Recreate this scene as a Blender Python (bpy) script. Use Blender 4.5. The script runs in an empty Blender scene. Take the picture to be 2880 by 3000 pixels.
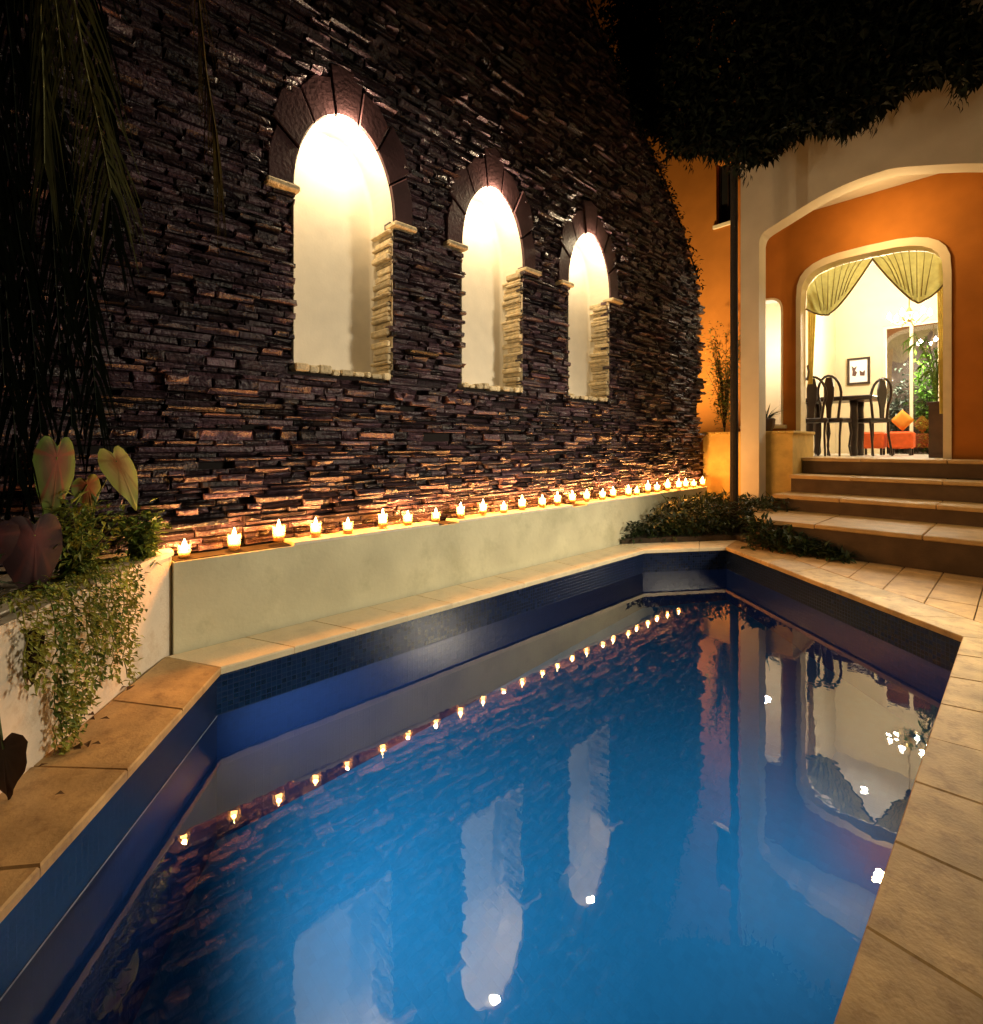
import bpy, math, random
from mathutils import Vector, geometry as G
random.seed(7)
R = random.uniform
S = bpy.context.scene
COL = S.collection

# ------------------------------------------------------------------ camera, sky, lamps, exposure
cam = bpy.data.cameras.new('camera'); camo = bpy.data.objects.new('camera', cam); COL.objects.link(camo)
camo.location = (0, 0, 1.4); camo.rotation_euler = (math.radians(90), 0, math.radians(46.737))
cam.sensor_fit = 'HORIZONTAL'; cam.sensor_width = 36; cam.lens = 18.435; cam.shift_y = -0.0691
cam.clip_start = .02; cam.clip_end = 800
S.camera = camo

world = bpy.data.worlds.new('World'); S.world = world; world.use_nodes = True
wn = world.node_tree.nodes; wl = world.node_tree.links
bg = wn['Background']; sky = wn.new('ShaderNodeTexSky'); sky.sky_type = 'NISHITA'; sky.sun_disc = False
sky.sun_elevation = math.radians(-4); sky.sun_rotation = math.radians(200)
wl.new(sky.outputs[0], bg.inputs[0]); bg.inputs[1].default_value = 0.006

def lamp(name, kind, loc, watts, color, radius=.05, aim=None, cone=None, blend=.5, parent=None):
    l = bpy.data.lights.new(name, kind); l.energy = watts; l.color = color; l.shadow_soft_size = radius
    o = bpy.data.objects.new(name, l); COL.objects.link(o); o.location = loc
    if aim is not None:
        o.rotation_euler = (Vector(aim) - Vector(loc)).to_track_quat('-Z', 'Y').to_euler()
    if cone: l.spot_size = math.radians(cone); l.spot_blend = blend
    return o

WARM = (1, .78, .48)
lamp('terrace_lamp', 'SPOT', (1.7, 6.3, 1.9), 1350, (1, .86, .62), .45, aim=(-3.9, 3.2, .1), cone=88, blend=1)
lamp('back_terrace_lamp', 'SPOT', (1.4, -1.6, 2.6), 230, (1, .78, .46), .18, aim=(-1.6, 6.5, .2), cone=100, blend=1)
lamp('terrace_side_lamp', 'SPOT', (1.0, 8.0, 3.6), 110, (1, .74, .40), .12, aim=(-1.6, 8.0, .2), cone=95, blend=1)
lamp('porch_lamp', 'POINT', (-1.6, 9.95, 4.85), 48, (1, .68, .30), .10)
lamp('garden_spot', 'SPOT', (-5.0, 8.3, 1.2), 1700, (1, .72, .34), .06, aim=(-5.0, 10.7, 6.2), cone=118, blend=1)
lamp('pool_lamp', 'SPOT', (-2.66, .52, -.45), 290, (.80, .95, 1), .10, aim=(-1.7, 4.2, -.50), cone=172, blend=1)
lamp('added_pool_fill', 'SPOT', (-.42, 3.2, -.42), 70, (.80, .95, 1), .10, aim=(-2.1, 3.3, -1.75), cone=125, blend=1)  # unseen second pool light, added to even out the blue
lamp('courtyard_garden_lamp', 'POINT', (-1.9, 15.45, 3.3), 260, (1, .92, .7), .1)
lamp('hall_lamp', 'POINT', (-3.95, 12.0, 3.6), 110, (1, .95, .86), .1)

vs = S.view_settings
S.display_settings.display_device = 'sRGB'
vs.view_transform = 'Standard'; vs.look = 'None'; vs.exposure = 0; vs.gamma = 1; vs.use_curve_mapping = False
S.cycles.use_denoising = True
S.cycles.max_bounces = 8; S.cycles.diffuse_bounces = 3; S.cycles.glossy_bounces = 4; S.cycles.transmission_bounces = 6
S.cycles.transparent_max_bounces = 12
S.cycles.caustics_reflective = False; S.cycles.caustics_refractive = False
S.cycles.sample_clamp_indirect = 4.0

# ------------------------------------------------------------------ materials
def M(name, base, rough=.6, var=.18, vscale=5., bump=.0, bscale=40., spec=.4, metal=0., piece=0., alt=None, stain=None, stscale=2., stamt=.5, trans=0.):
    m = bpy.data.materials.new(name); m.use_nodes = True
    n = m.node_tree.nodes; l = m.node_tree.links; b = n['Principled BSDF']
    b.inputs['Roughness'].default_value = rough; b.inputs['Specular IOR Level'].default_value = spec; b.inputs['Metallic'].default_value = metal
    tc = n.new('ShaderNodeTexCoord')
    nz = n.new('ShaderNodeTexNoise'); nz.inputs['Scale'].default_value = vscale; nz.inputs['Detail'].default_value = 6
    geo = n.new('ShaderNodeNewGeometry')
    l.new(geo.outputs['Position'], nz.inputs['Vector'])
    mr = n.new('ShaderNodeMapRange'); mr.inputs[1].default_value = .3; mr.inputs[2].default_value = .7
    mr.inputs[3].default_value = 1 - var; mr.inputs[4].default_value = 1 + var
    l.new(nz.outputs[0], mr.inputs[0])
    val = mr.outputs[0]
    if piece:
        oi = n.new('ShaderNodeObjectInfo'); ad = n.new('ShaderNodeMath'); ad.operation = 'ADD'
        l.new(oi.outputs['Random'], ad.inputs[0]); l.new(geo.outputs['Random Per Island'], ad.inputs[1])
        fr = n.new('ShaderNodeMath'); fr.operation = 'FRACT'; l.new(ad.outputs[0], fr.inputs[0])
        m2 = n.new('ShaderNodeMapRange'); m2.inputs[3].default_value = 1 - piece; m2.inputs[4].default_value = 1 + piece
        l.new(fr.outputs[0], m2.inputs[0])
        mu = n.new('ShaderNodeMath'); mu.operation = 'MULTIPLY'; l.new(val, mu.inputs[0]); l.new(m2.outputs[0], mu.inputs[1]); val = mu.outputs[0]
    col = n.new('ShaderNodeVectorMath'); col.operation = 'SCALE'; col.inputs[0].default_value = base[:3]
    l.new(val, col.inputs['Scale']); out = col.outputs[0]
    if alt:
        mm = n.new('ShaderNodeMath'); mm.operation = 'MULTIPLY'; mm.inputs[1].default_value = 7.31; l.new(fr.outputs[0], mm.inputs[0])
        f2 = n.new('ShaderNodeMath'); f2.operation = 'FRACT'; l.new(mm.outputs[0], f2.inputs[0])
        ax = n.new('ShaderNodeMix'); ax.data_type = 'RGBA'; l.new(f2.outputs[0], ax.inputs[0]); ax.inputs[6].default_value = (*base[:3], 1); ax.inputs[7].default_value = (*alt, 1)
        l.new(ax.outputs[2], col.inputs[0])
    if stain:
        sn = n.new('ShaderNodeTexNoise'); sn.inputs['Scale'].default_value = stscale; sn.inputs['Detail'].default_value = 9; sn.inputs['Roughness'].default_value = .7
        l.new(geo.outputs['Position'], sn.inputs['Vector'])
        sr = n.new('ShaderNodeMapRange'); sr.inputs[1].default_value = .5; sr.inputs[2].default_value = .72; sr.inputs[4].default_value = stamt
        l.new(sn.outputs[0], sr.inputs[0])
        mx = n.new('ShaderNodeMix'); mx.data_type = 'RGBA'; l.new(sr.outputs[0], mx.inputs[0]); l.new(out, mx.inputs[6]); mx.inputs[7].default_value = (*stain, 1)
        out = mx.outputs[2]
    l.new(out, b.inputs['Base Color'])
    if bump:
        bn = n.new('ShaderNodeTexNoise'); bn.inputs['Scale'].default_value = bscale; bn.inputs['Detail'].default_value = 8
        l.new(geo.outputs['Position'], bn.inputs['Vector'])
        bp = n.new('ShaderNodeBump'); bp.inputs['Strength'].default_value = bump; bp.inputs['Distance'].default_value = .02
        l.new(bn.outputs[0], bp.inputs['Height']); l.new(bp.outputs[0], b.inputs['Normal'])
    if trans:
        tr = n.new('ShaderNodeBsdfTranslucent'); l.new(out, tr.inputs[0]); ms = n.new('ShaderNodeMixShader'); ms.inputs[0].default_value = trans
        l.new(b.outputs[0], ms.inputs[1]); l.new(tr.outputs[0], ms.inputs[2]); l.new(ms.outputs[0], n['Material Output'].inputs[0])
    return m

def emit(name, color, strength):
    m = bpy.data.materials.new(name); m.use_nodes = True
    n = m.node_tree.nodes; n.clear(); e = n.new('ShaderNodeEmission'); e.inputs[0].default_value = (*color, 1); e.inputs[1].default_value = strength
    o = n.new('ShaderNodeOutputMaterial'); tb = n.new('ShaderNodeBsdfTransparent'); ad = n.new('ShaderNodeAddShader'); ll = m.node_tree.links
    ll.new(e.outputs[0], ad.inputs[0]); ll.new(tb.outputs[0], ad.inputs[1]); ll.new(ad.outputs[0], o.inputs[0]); m.cycles.emission_sampling = 'NONE'
    return m

m_ground = M('soil', (.05, .035, .022), .95, .3, 8, .6, 30)
m_coping = M('coping_stone', (.46, .31, .14), .5, .28, 5, .14, 60, .4, piece=.1, stain=(.15, .075, .025), stscale=11, stamt=.75)
m_coping_lit = M('coping_stone_lit', (.78, .67, .46), .5, .16, 6, .12, 60, .4, piece=.06, stain=(.42, .30, .15), stscale=6, stamt=.5)  # coping stone lightened to paint in the brighter light on two pool edges
m_deck = M('deck_paver', (.50, .31, .13), .55, .2, 6, .12, 50, .35, piece=.08, stain=(.20, .11, .05), stscale=7, stamt=.6)
m_joint = M('joint_mortar', (.035, .024, .014), .95, .2, 20)
m_plaster = M('garden_wall_plaster', (.62, .59, .41), .7, .14, 1.8, .15, 25, .3, stain=(.36, .35, .21), stscale=2.4, stamt=.55)
m_cap = M('cap_stone', (.74, .68, .55), .6, .1, 8, .2, 50, .3, piece=.05)
m_planter = M('planter_plaster', (.70, .61, .49), .75, .08, 4, .15, 60, .3, stain=(.40, .27, .15), stscale=4, stamt=.75)
m_stone = M('slate_stone', (.025, .017, .023), .36, .5, 16, 1.0, 38, .5, piece=.75, alt=(.086, .046, .060), stain=(.11, .065, .05), stscale=5, stamt=.4)
m_mortar = M('wall_core_mortar', (.012, .009, .009), .95, .3, 20)
m_vous = M('arch_slab', (.070, .032, .036), .5, .25, 6, .25, 30, .4, piece=.15)
m_niche = M('niche_plaster', (.84, .76, .62), .75, .05, 6, .06, 40, .2)
m_jamb_lit = M('jamb_stone', (.74, .60, .38), .7, .25, 18, .8, 40, .3, piece=.3)  # pale tint paints niche lamplight into jamb, springing and sill stones
m_white = M('facade_plaster', (.60, .54, .44), .8, .06, 3, .12, 50, .2)
m_trim = M('door_trim_plaster', (.72, .60, .40), .7, .06, 5, .1, 50, .2)
m_orange = M('orange_plaster', (.40, .138, .020), .8, .10, 2.5, .12, 40, .2)
m_room = M('room_plaster', (.64, .54, .34), .8, .04, 3)
m_ceil = M('room_ceiling', (.82, .78, .70), .8, .03, 3)
m_floor = M('room_floor_tile', (.72, .66, .55), .25, .06, 5, piece=.04)
m_yplant = M('yellow_planter_plaster', (.62, .42, .12), .75, .14, 5, .15, 40, .3, stain=(.35, .22, .06), stscale=3, stamt=.5)
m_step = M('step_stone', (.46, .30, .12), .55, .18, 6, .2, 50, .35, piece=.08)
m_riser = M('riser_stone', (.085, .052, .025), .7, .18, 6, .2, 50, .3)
m_dark = M('dark_wood', (.022, .012, .008), .35, .3, 10, .1, 40, .5)
m_black = M('black_metal', (.01, .01, .01), .5, .1, 10)
m_bark = M('dark_bark', (.018, .013, .010), .9, .3, 20, .6, 60)
m_leafdark = M('dark_leaf', (.005, .008, .0035), .75, .4, 3, spec=.15, piece=.4)
m_leaf = M('green_leaf', (.10, .155, .028), .5, .3, 6, spec=.35, piece=.5, trans=.25)
m_leaf2 = M('trailing_leaf', (.27, .29, .055), .5, .3, 6, spec=.3, piece=.45, trans=.25)
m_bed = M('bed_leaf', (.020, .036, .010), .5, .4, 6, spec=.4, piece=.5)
m_dry = M('dry_frond', (.16, .11, .03), .6, .3, 10, spec=.3, piece=.4)
m_frond = M('palm_leaflet', (.15, .15, .06), .4, .3, 10, spec=.5, piece=.4)
m_shrub = M('dry_shrub_leaf', (.17, .13, .03), .6, .3, 6, spec=.3, piece=.4, trans=.2)
m_curtain = M('olive_curtain', (.42, .38, .13), .6, .12, 12, spec=.2, trans=.30)
m_gold = M('gold_curtain', (.52, .36, .07), .6, .15, 12, spec=.2, trans=.4)
m_fold_shade = M('curtain_fold_shade', (.20, .17, .05), .7, .2, 20)  # darker curtain tone, painted shade for the fold lines
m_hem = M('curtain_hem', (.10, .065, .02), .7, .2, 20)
m_red = M('orange_fabric', (.75, .13, .03), .7, .12, 10, .2, 80, .2)
m_cushion = M('amber_fabric', (.8, .30, .04), .7, .12, 10, .2, 80, .2)
m_pot = M('brown_planter', (.055, .028, .014), .5, .25, 8, .2, 30)
m_paper = M('picture_mat', (.85, .83, .78), .6, .02, 5)
m_print = M('picture_print', (.08, .04, .03), .6, .4, 60)
m_glasscup = None
m_wax = M('candle_wax', (.85, .72, .5), .5, .05, 20, trans=.3)
m_flame = emit('flame', (1, .72, .34), 22)
m_bulb = emit('warm_bulb', (1, .86, .62), 9)
m_bulb2 = emit('chandelier_bulb', (1, .93, .80), 12)
m_brass = M('brass', (.5, .36, .14), .3, .1, 10, metal=1.)
m_garden = M('bright_leaf', (.09, .20, .02), .5, .3, 5, spec=.3, piece=.5, trans=.2)
m_grey = M('grey_leaf', (.10, .13, .10), .5, .3, 5, spec=.3, piece=.5)
m_litter = M('dead_leaf', (.10, .05, .02), .8, .3, 20, piece=.4)

# pool mosaic
def mosaic(name, c1, c2, size, grout, rough=.18):
    m = bpy.data.materials.new(name); m.use_nodes = True; n = m.node_tree.nodes; l = m.node_tree.links; b = n['Principled BSDF']
    b.inputs['Roughness'].default_value = rough; b.inputs['Specular IOR Level'].default_value = .5
    uv = n.new('ShaderNodeUVMap'); uv.uv_map = 'UVMap'
    br = n.new('ShaderNodeTexBrick'); br.offset = 0; br.inputs['Scale'].default_value = 1
    br.inputs['Brick Width'].default_value = size; br.inputs['Row Height'].default_value = size; br.inputs['Mortar Size'].default_value = size * .07
    br.inputs['Color1'].default_value = (*c1, 1); br.inputs['Color2'].default_value = (*c2, 1); br.inputs['Mortar'].default_value = (*grout, 1)
    l.new(uv.outputs[0], br.inputs['Vector']); l.new(br.outputs[0], b.inputs['Base Color'])
    bp = n.new('ShaderNodeBump'); bp.inputs['Strength'].default_value = .4; bp.inputs['Distance'].default_value = .003; bp.invert = True
    l.new(br.outputs['Fac'], bp.inputs['Height']); l.new(bp.outputs[0], b.inputs['Normal'])
    return m
m_mosaic = mosaic('navy_mosaic', (.001, .005, .026), (.005, .014, .052), .034, (.014, .024, .06), .25)
m_poolwall = mosaic('navy_pool_wall', (.001, .014, .075), (.002, .016, .085), .05, (.001, .015, .08), .75)
m_poolfloor = mosaic('blue_pool_floor', (.006, .17, .37), (.008, .19, .41), .05, (.007, .18, .39), .6)
m_wline = M('waterline_strip', (.30, .34, .42), .5, .3, 20)  # thin pale strip at water level on one pool wall

# water surface
m_water = bpy.data.materials.new('pool_water'); m_water.use_nodes = True
n = m_water.node_tree.nodes; l = m_water.node_tree.links; n.clear()
wo = n.new('ShaderNodeOutputMaterial'); gl = n.new('ShaderNodeBsdfGlossy'); rf = n.new('ShaderNodeBsdfRefraction'); mx = n.new('ShaderNodeMixShader'); fr = n.new('ShaderNodeFresnel')
gl.inputs['Roughness'].default_value = .0; rf.inputs['Roughness'].default_value = .0; rf.inputs['IOR'].default_value = 1.33; rf.inputs['Color'].default_value = (.75, .93, 1, 1)
fr.inputs['IOR'].default_value = 2.15
gp = n.new('ShaderNodeNewGeometry'); wz = n.new('ShaderNodeTexNoise'); wz.inputs['Scale'].default_value = 5.; wz.inputs['Detail'].default_value = 3
mp = n.new('ShaderNodeVectorMath'); mp.operation = 'MULTIPLY'; mp.inputs[1].default_value = (1, 1, 0)
l.new(gp.outputs['Position'], mp.inputs[0]); l.new(mp.outputs[0], wz.inputs['Vector'])
wb = n.new('ShaderNodeBump'); wb.inputs['Strength'].default_value = .06; wb.inputs['Distance'].default_value = .012
l.new(wz.outputs[0], wb.inputs['Height'])
for q in (gl, rf, fr): l.new(wb.outputs[0], q.inputs['Normal'])
l.new(fr.outputs[0], mx.inputs[0]); l.new(rf.outputs[0], mx.inputs[1]); l.new(gl.outputs[0], mx.inputs[2]); l.new(mx.outputs[0], wo.inputs[0])

m_pane = bpy.data.materials.new('window_glass'); m_pane.use_nodes = True
n = m_pane.node_tree.nodes; l = m_pane.node_tree.links; n.clear()
po = n.new('ShaderNodeOutputMaterial'); tp = n.new('ShaderNodeBsdfTransparent'); pg = n.new('ShaderNodeBsdfGlossy'); pg.inputs['Roughness'].default_value = .02
px = n.new('ShaderNodeMixShader'); px.inputs[0].default_value = .12
l.new(tp.outputs[0], px.inputs[1]); l.new(pg.outputs[0], px.inputs[2]); l.new(px.outputs[0], po.inputs[0])

m_glasscup = bpy.data.materials.new('candle_glass'); m_glasscup.use_nodes = True
n = m_glasscup.node_tree.nodes; l = m_glasscup.node_tree.links; n.clear()
go = n.new('ShaderNodeOutputMaterial'); gt_ = n.new('ShaderNodeBsdfTransparent'); gt_.inputs[0].default_value = (1, .86, .62, 1)
gg = n.new('ShaderNodeBsdfGlossy'); gg.inputs['Roughness'].default_value = .08; gtl = n.new('ShaderNodeBsdfTranslucent'); gtl.inputs[0].default_value = (.95, .72, .4, 1)
g1 = n.new('ShaderNodeMixShader'); g1.inputs[0].default_value = .22; l.new(gt_.outputs[0], g1.inputs[1]); l.new(gtl.outputs[0], g1.inputs[2])
g2 = n.new('ShaderNodeMixShader'); g2.inputs[0].default_value = .08; l.new(g1.outputs[0], g2.inputs[1]); l.new(gg.outputs[0], g2.inputs[2]); l.new(g2.outputs[0], go.inputs[0])

# patterned caladium leaves: heart at the middle, veins, rim (colours of the leaf itself)
def caladium(name, heart, mid, rim, vein):
    m = bpy.data.materials.new(name); m.use_nodes = True; n = m.node_tree.nodes; l = m.node_tree.links; b = n['Principled BSDF']
    b.inputs['Roughness'].default_value = .6; b.inputs['Specular IOR Level'].default_value = .25
    uv = n.new('ShaderNodeUVMap'); uv.uv_map = 'UVMap'
    sx = n.new('ShaderNodeSeparateXYZ'); l.new(uv.outputs[0], sx.inputs[0])
    cr = n.new('ShaderNodeValToRGB'); e = cr.color_ramp.elements
    e[0].position = .15; e[0].color = (*heart, 1); e[1].position = .95; e[1].color = (*rim, 1); k = cr.color_ramp.elements.new(.6); k.color = (*mid, 1)
    nz = n.new('ShaderNodeTexNoise'); nz.inputs['Scale'].default_value = 9; l.new(uv.outputs[0], nz.inputs['Vector'])
    ad = n.new('ShaderNodeMath'); ad.operation = 'MULTIPLY_ADD'; ad.inputs[1].default_value = .35; l.new(nz.outputs[0], ad.inputs[0])
    sb = n.new('ShaderNodeMath'); sb.operation = 'SUBTRACT'; sb.inputs[1].default_value = .17; l.new(sx.outputs[0], sb.inputs[0]); l.new(sb.outputs[0], ad.inputs[2])
    l.new(ad.outputs[0], cr.inputs[0])
    sn = n.new('ShaderNodeMath'); sn.operation = 'MULTIPLY'; sn.inputs[1].default_value = 14.; l.new(sx.outputs[1], sn.inputs[0])
    fr = n.new('ShaderNodeMath'); fr.operation = 'PINGPONG'; fr.inputs[1].default_value = 1; l.new(sn.outputs[0], fr.inputs[0])
    gt = n.new('ShaderNodeMapRange'); gt.inputs[1].default_value = .78; gt.inputs[2].default_value = .95; gt.inputs[4].default_value = .7; l.new(fr.outputs[0], gt.inputs[0])
    mx = n.new('ShaderNodeMix'); mx.data_type = 'RGBA'; l.new(gt.outputs[0], mx.inputs[0]); l.new(cr.outputs[0], mx.inputs[6]); mx.inputs[7].default_value = (*vein, 1)
    l.new(mx.outputs[2], b.inputs['Base Color'])
    tr = n.new('ShaderNodeBsdfTranslucent'); l.new(mx.outputs[2], tr.inputs[0]); ms = n.new('ShaderNodeMixShader'); ms.inputs[0].default_value = .2
    l.new(b.outputs[0], ms.inputs[1]); l.new(tr.outputs[0], ms.inputs[2]); l.new(ms.outputs[0], n['Material Output'].inputs[0])
    return m
m_cal_green = caladium('caladium_green', (.15, .035, .015), (.09, .06, .018), (.10, .16, .02), (.20, .04, .02))
m_cal_cream = caladium('caladium_cream', (.22, .08, .02), (.32, .25, .08), (.30, .32, .07), (.20, .13, .04))
m_cal_red = caladium('caladium_red', (.10, .012, .010), (.030, .006, .008), (.025, .008, .010), (.07, .014, .012))
m_cal_dark = caladium('caladium_withered', (.02, .012, .008), (.02, .010, .006), (.03, .015, .008), (.03, .018, .01))

# ------------------------------------------------------------------ helpers
class MB:
    def __init__(s): s.v = []; s.f = []; s.uv = {}
    def add(s, pts, faces):
        b = len(s.v); s.v += [tuple(p) for p in pts]; s.f += [tuple(i + b for i in f) for f in faces]; return b
    def box(s, x0, x1, y0, y1, z0, z1):
        return s.add([(x0, y0, z0), (x1, y0, z0), (x1, y1, z0), (x0, y1, z0), (x0, y0, z1), (x1, y0, z1), (x1, y1, z1), (x0, y1, z1)],
                     [(0, 3, 2, 1), (4, 5, 6, 7), (0, 1, 5, 4), (1, 2, 6, 5), (2, 3, 7, 6), (3, 0, 4, 7)])
    def bbox(s, x0, x1, y0, y1, z0, z1, b=.01):      # box with its long edges eased
        def ring(i, z): return [(x0 + i, y0 + b, z), (x0 + b, y0 + i, z), (x1 - b, y0 + i, z), (x1 - i, y0 + b, z), (x1 - i, y1 - b, z), (x1 - b, y1 - i, z), (x0 + b, y1 - i, z), (x0 + i, y1 - b, z)]
        def cap(z): return [(x0 + b, y0 + b, z), (x1 - b, y0 + b, z), (x1 - b, y1 - b, z), (x0 + b, y1 - b, z)]
        k = s.add(ring(0, z0 + b) + ring(0, z1 - b) + cap(z0) + cap(z1), [])
        F = [(k + i, k + (i + 1) % 8, k + 8 + (i + 1) % 8, k + 8 + i) for i in range(8)]
        t = k + 20; o = k + 16
        for base, c, flip in ((k + 8, t, 0), (k, o, 1)):
            q = [(base + 1, base + 2, c + 1, c), (base + 2, base + 3, c + 1), (base + 3, base + 4, c + 2, c + 1), (base + 4, base + 5, c + 2), (base + 5, base + 6, c + 3, c + 2), (base + 6, base + 7, c + 3), (base + 7, base, c, c + 3), (base, base + 1, c), (c, c + 1, c + 2, c + 3)]
            F += [tuple(reversed(p)) if flip else p for p in q]
        s.f += F
    def prism(s, poly, a, b, ax='z', holes=()):      # polygon(s) extruded along an axis, holes allowed
        loops = [list(poly)] + [list(h) for h in holes]
        def P(p, t): return {'z': (p[0], p[1], t), 'y': (p[0], t, p[1]), 'x': (t, p[0], p[1])}[ax]
        flat = [p for lp in loops for p in lp]
        tris = G.tessellate_polygon([[Vector((p[0], p[1], 0)) for p in lp] for lp in loops]); N = len(flat)
        k = s.add([P(p, a) for p in flat] + [P(p, b) for p in flat], [])
        for t in tris: s.f.append(tuple(k + i for i in t)); s.f.append(tuple(k + N + i for i in reversed(t)))
        o = 0
        for lp in loops:
            m = len(lp)
            for i in range(m): j = (i + 1) % m; s.f.append((k + o + i, k + o + j, k + N + o + j, k + N + o + i))
            o += m
    def tube(s, pts, rad, n=6, cap=True):
        pts = [Vector(p) for p in pts]; rings = []
        if not isinstance(rad, (list, tuple)): rad = [rad] * len(pts)
        for i, p in enumerate(pts):
            t = (pts[min(i + 1, len(pts) - 1)] - pts[max(i - 1, 0)]).normalized()
            u = t.cross(Vector((.31, .2, .93)) if abs(t.z) < .9 else Vector((1, .1, 0))).normalized(); w = t.cross(u)
            rings.append(s.add([p + (u * math.cos(2 * math.pi * k / n) + w * math.sin(2 * math.pi * k / n)) * rad[i] for k in range(n)], []))
        for a, b in zip(rings, rings[1:]):
            for k in range(n): s.f.append((a + k, a + (k + 1) % n, b + (k + 1) % n, b + k))
        if cap: s.f.append(tuple(rings[0] + k for k in reversed(range(n)))); s.f.append(tuple(rings[-1] + k for k in range(n)))
    def lathe(s, c, prof, n=12):
        rings = [s.add([(c[0] + r * math.cos(2 * math.pi * k / n), c[1] + r * math.sin(2 * math.pi * k / n), c[2] + z) for k in range(n)], []) for r, z in prof]
        for a, b in zip(rings, rings[1:]):
            for k in range(n): s.f.append((a + k, a + (k + 1) % n, b + (k + 1) % n, b + k))
        s.f.append(tuple(rings[0] + k for k in reversed(range(n)))); s.f.append(tuple(rings[-1] + k for k in range(n)))
    def leaf(s, p, d, up, L, W, bend=.15):          # one leaf of four triangles with a crease
        p = Vector(p); d = Vector(d).normalized(); u = d.cross(Vector(up))
        if u.length < 1e-3: u = Vector((1, 0, 0))
        u.normalize(); nn = u.cross(d)
        a = p; t = p + d * L - nn * L * bend; m = p + d * L * .45; q = nn * W * .25
        s.add([a, m + u * W * .5 + q, t, m - u * W * .5 + q, m], [(0, 1, 4), (1, 2, 4), (2, 3, 4), (3, 0, 4)])
    def strip(s, pts, w, up=(0, 0, 1)):
        pts = [Vector(p) for p in pts]; k = None
        for i, p in enumerate(pts):
            t = pts[min(i + 1, len(pts) - 1)] - pts[max(i - 1, 0)]; u = t.cross(Vector(up))
            u = u.normalized() if u.length > 1e-4 else Vector((1, 0, 0))
            ww = w * (1 - (i / (len(pts) - 1)) ** 2 * .9) * .5
            b = s.add([p - u * ww, p + u * ww], [])
            if k is not None: s.f.append((k, k + 1, b + 1, b))
            k = b

def mesh_of(name, mb, mat, off=(0, 0, 0), smooth=False):
    me = bpy.data.meshes.new(name); me.from_pydata([(v[0] - off[0], v[1] - off[1], v[2] - off[2]) for v in mb.v], [], mb.f)
    me.materials.append(mat)
    if smooth: me.polygons.foreach_set('use_smooth', [True] * len(me.polygons))
    if mb.uv:
        u = me.uv_layers.new(name='UVMap')
        for lp in me.loops: u.data[lp.index].uv = mb.uv.get(lp.vertex_index, (0, 0))
    me.update(); return me
ABS = {}
def wloc(o): return Vector((0, 0, 0)) if o is None else ABS[o.name]
def link(o, parent, world):
    COL.objects.link(o); ABS[o.name] = Vector(world); o.parent = parent; o.location = Vector(world) - wloc(parent); return o
def part(name, mb, mat, parent=None, smooth=False, origin=None, kind=None, label=None):
    if origin is None:
        xs = [v[0] for v in mb.v]; ys = [v[1] for v in mb.v]; zs = [v[2] for v in mb.v]
        origin = ((min(xs) + max(xs)) / 2, (min(ys) + max(ys)) / 2, min(zs))
    o = bpy.data.objects.new(name, mesh_of(name, mb, mat, origin, smooth)); link(o, parent, origin)
    if kind: o['kind'] = kind
    if label: o['label'] = label
    return o
def tag(o, label, cat, group=None):
    o['label'] = label; o['category'] = cat
    if group: o['group'] = group
    return o
def thing(name, loc, label, cat, group=None):
    o = bpy.data.objects.new(name, None); o.empty_display_size = .2; link(o, None, loc); return tag(o, label, cat, group)
def copy_part(o, parent, world, data=None):
    c = o.copy(); return link(c, parent, world)
def lerp(a, b, t): return tuple(a[i] + (b[i] - a[i]) * t for i in range(len(a)))

# ------------------------------------------------------------------ pool, coping, deck
W = -.31
POOL = [(-3.49, .912), (-1.45, -.555), (-.75, -.555), (-.295, -.05), (-.29, 5.02), (-2.81, 7.06), (-3.486, 6.04)]   # counter-clockwise seen from above
def offset(poly, d):
    out = []; n = len(poly)
    for i in range(n):
        p0, p1, p2 = Vector(poly[i - 1]), Vector(poly[i]), Vector(poly[(i + 1) % n])
        a = (p1 - p0).normalized(); b = (p2 - p1).normalized()
        na = Vector((a.y, -a.x)); nb = Vector((b.y, -b.x)); m = (na + nb).normalized()
        out.append(tuple(p1 + m * d / max(.3, m.dot(na))))
    return out
CW = .40
OUTER = offset(POOL, CW)
ground = MB(); big = [(-400, -400), (400, -400), (400, 400), (-400, 400)]
ground.prism(big, -.30, -.055, 'z', holes=[offset(POOL, .12)])
part('ground', ground, m_ground, kind='structure')

shell = MB(); n = len(POOL)
def wall_quads(mb, z0, z1, off=0):
    P = offset(POOL, off)
    for i in range(n):
        a, b = P[i], P[(i + 1) % n]; L = math.dist(a, b)
        k = mb.add([(*a, z0), (*b, z0), (*b, z1), (*a, z1)], [(0, 1, 2, 3)])
        for j, q in enumerate(((0, z0), (L, z0), (L, z1), (0, z1))): mb.uv[k + j] = q
band = MB(); wall_quads(band, W + .001, -.035)
part('pool_tile_band', band, m_mosaic, kind='structure')
wall_quads(shell, -1.75, W + .001)
part('pool_wall', shell, m_poolwall, kind='structure')
fl = MB(); k = fl.add([(*p, -1.75) for p in POOL], []); fl.f = [tuple(range(k, k + n))]
for j, p in enumerate(POOL): fl.uv[k + j] = p
part('pool_floor', fl, m_poolfloor, kind='structure')
sc = MB(); P2 = offset(POOL, -.003)
for i in (0,):
    a, b = P2[i], P2[i + 1]; sc.add([(*a, W - .006), (*b, W - .006), (*b, W + .004), (*a, W + .004)], [(0, 1, 2, 3)])
part('waterline', sc, m_wline, kind='structure')
wt = MB(); k = wt.add([(*p, W) for p in offset(POOL, .002)], []); wt.f = [tuple(range(k, k + n))]
part('water', wt, m_water, kind='structure')

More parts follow.
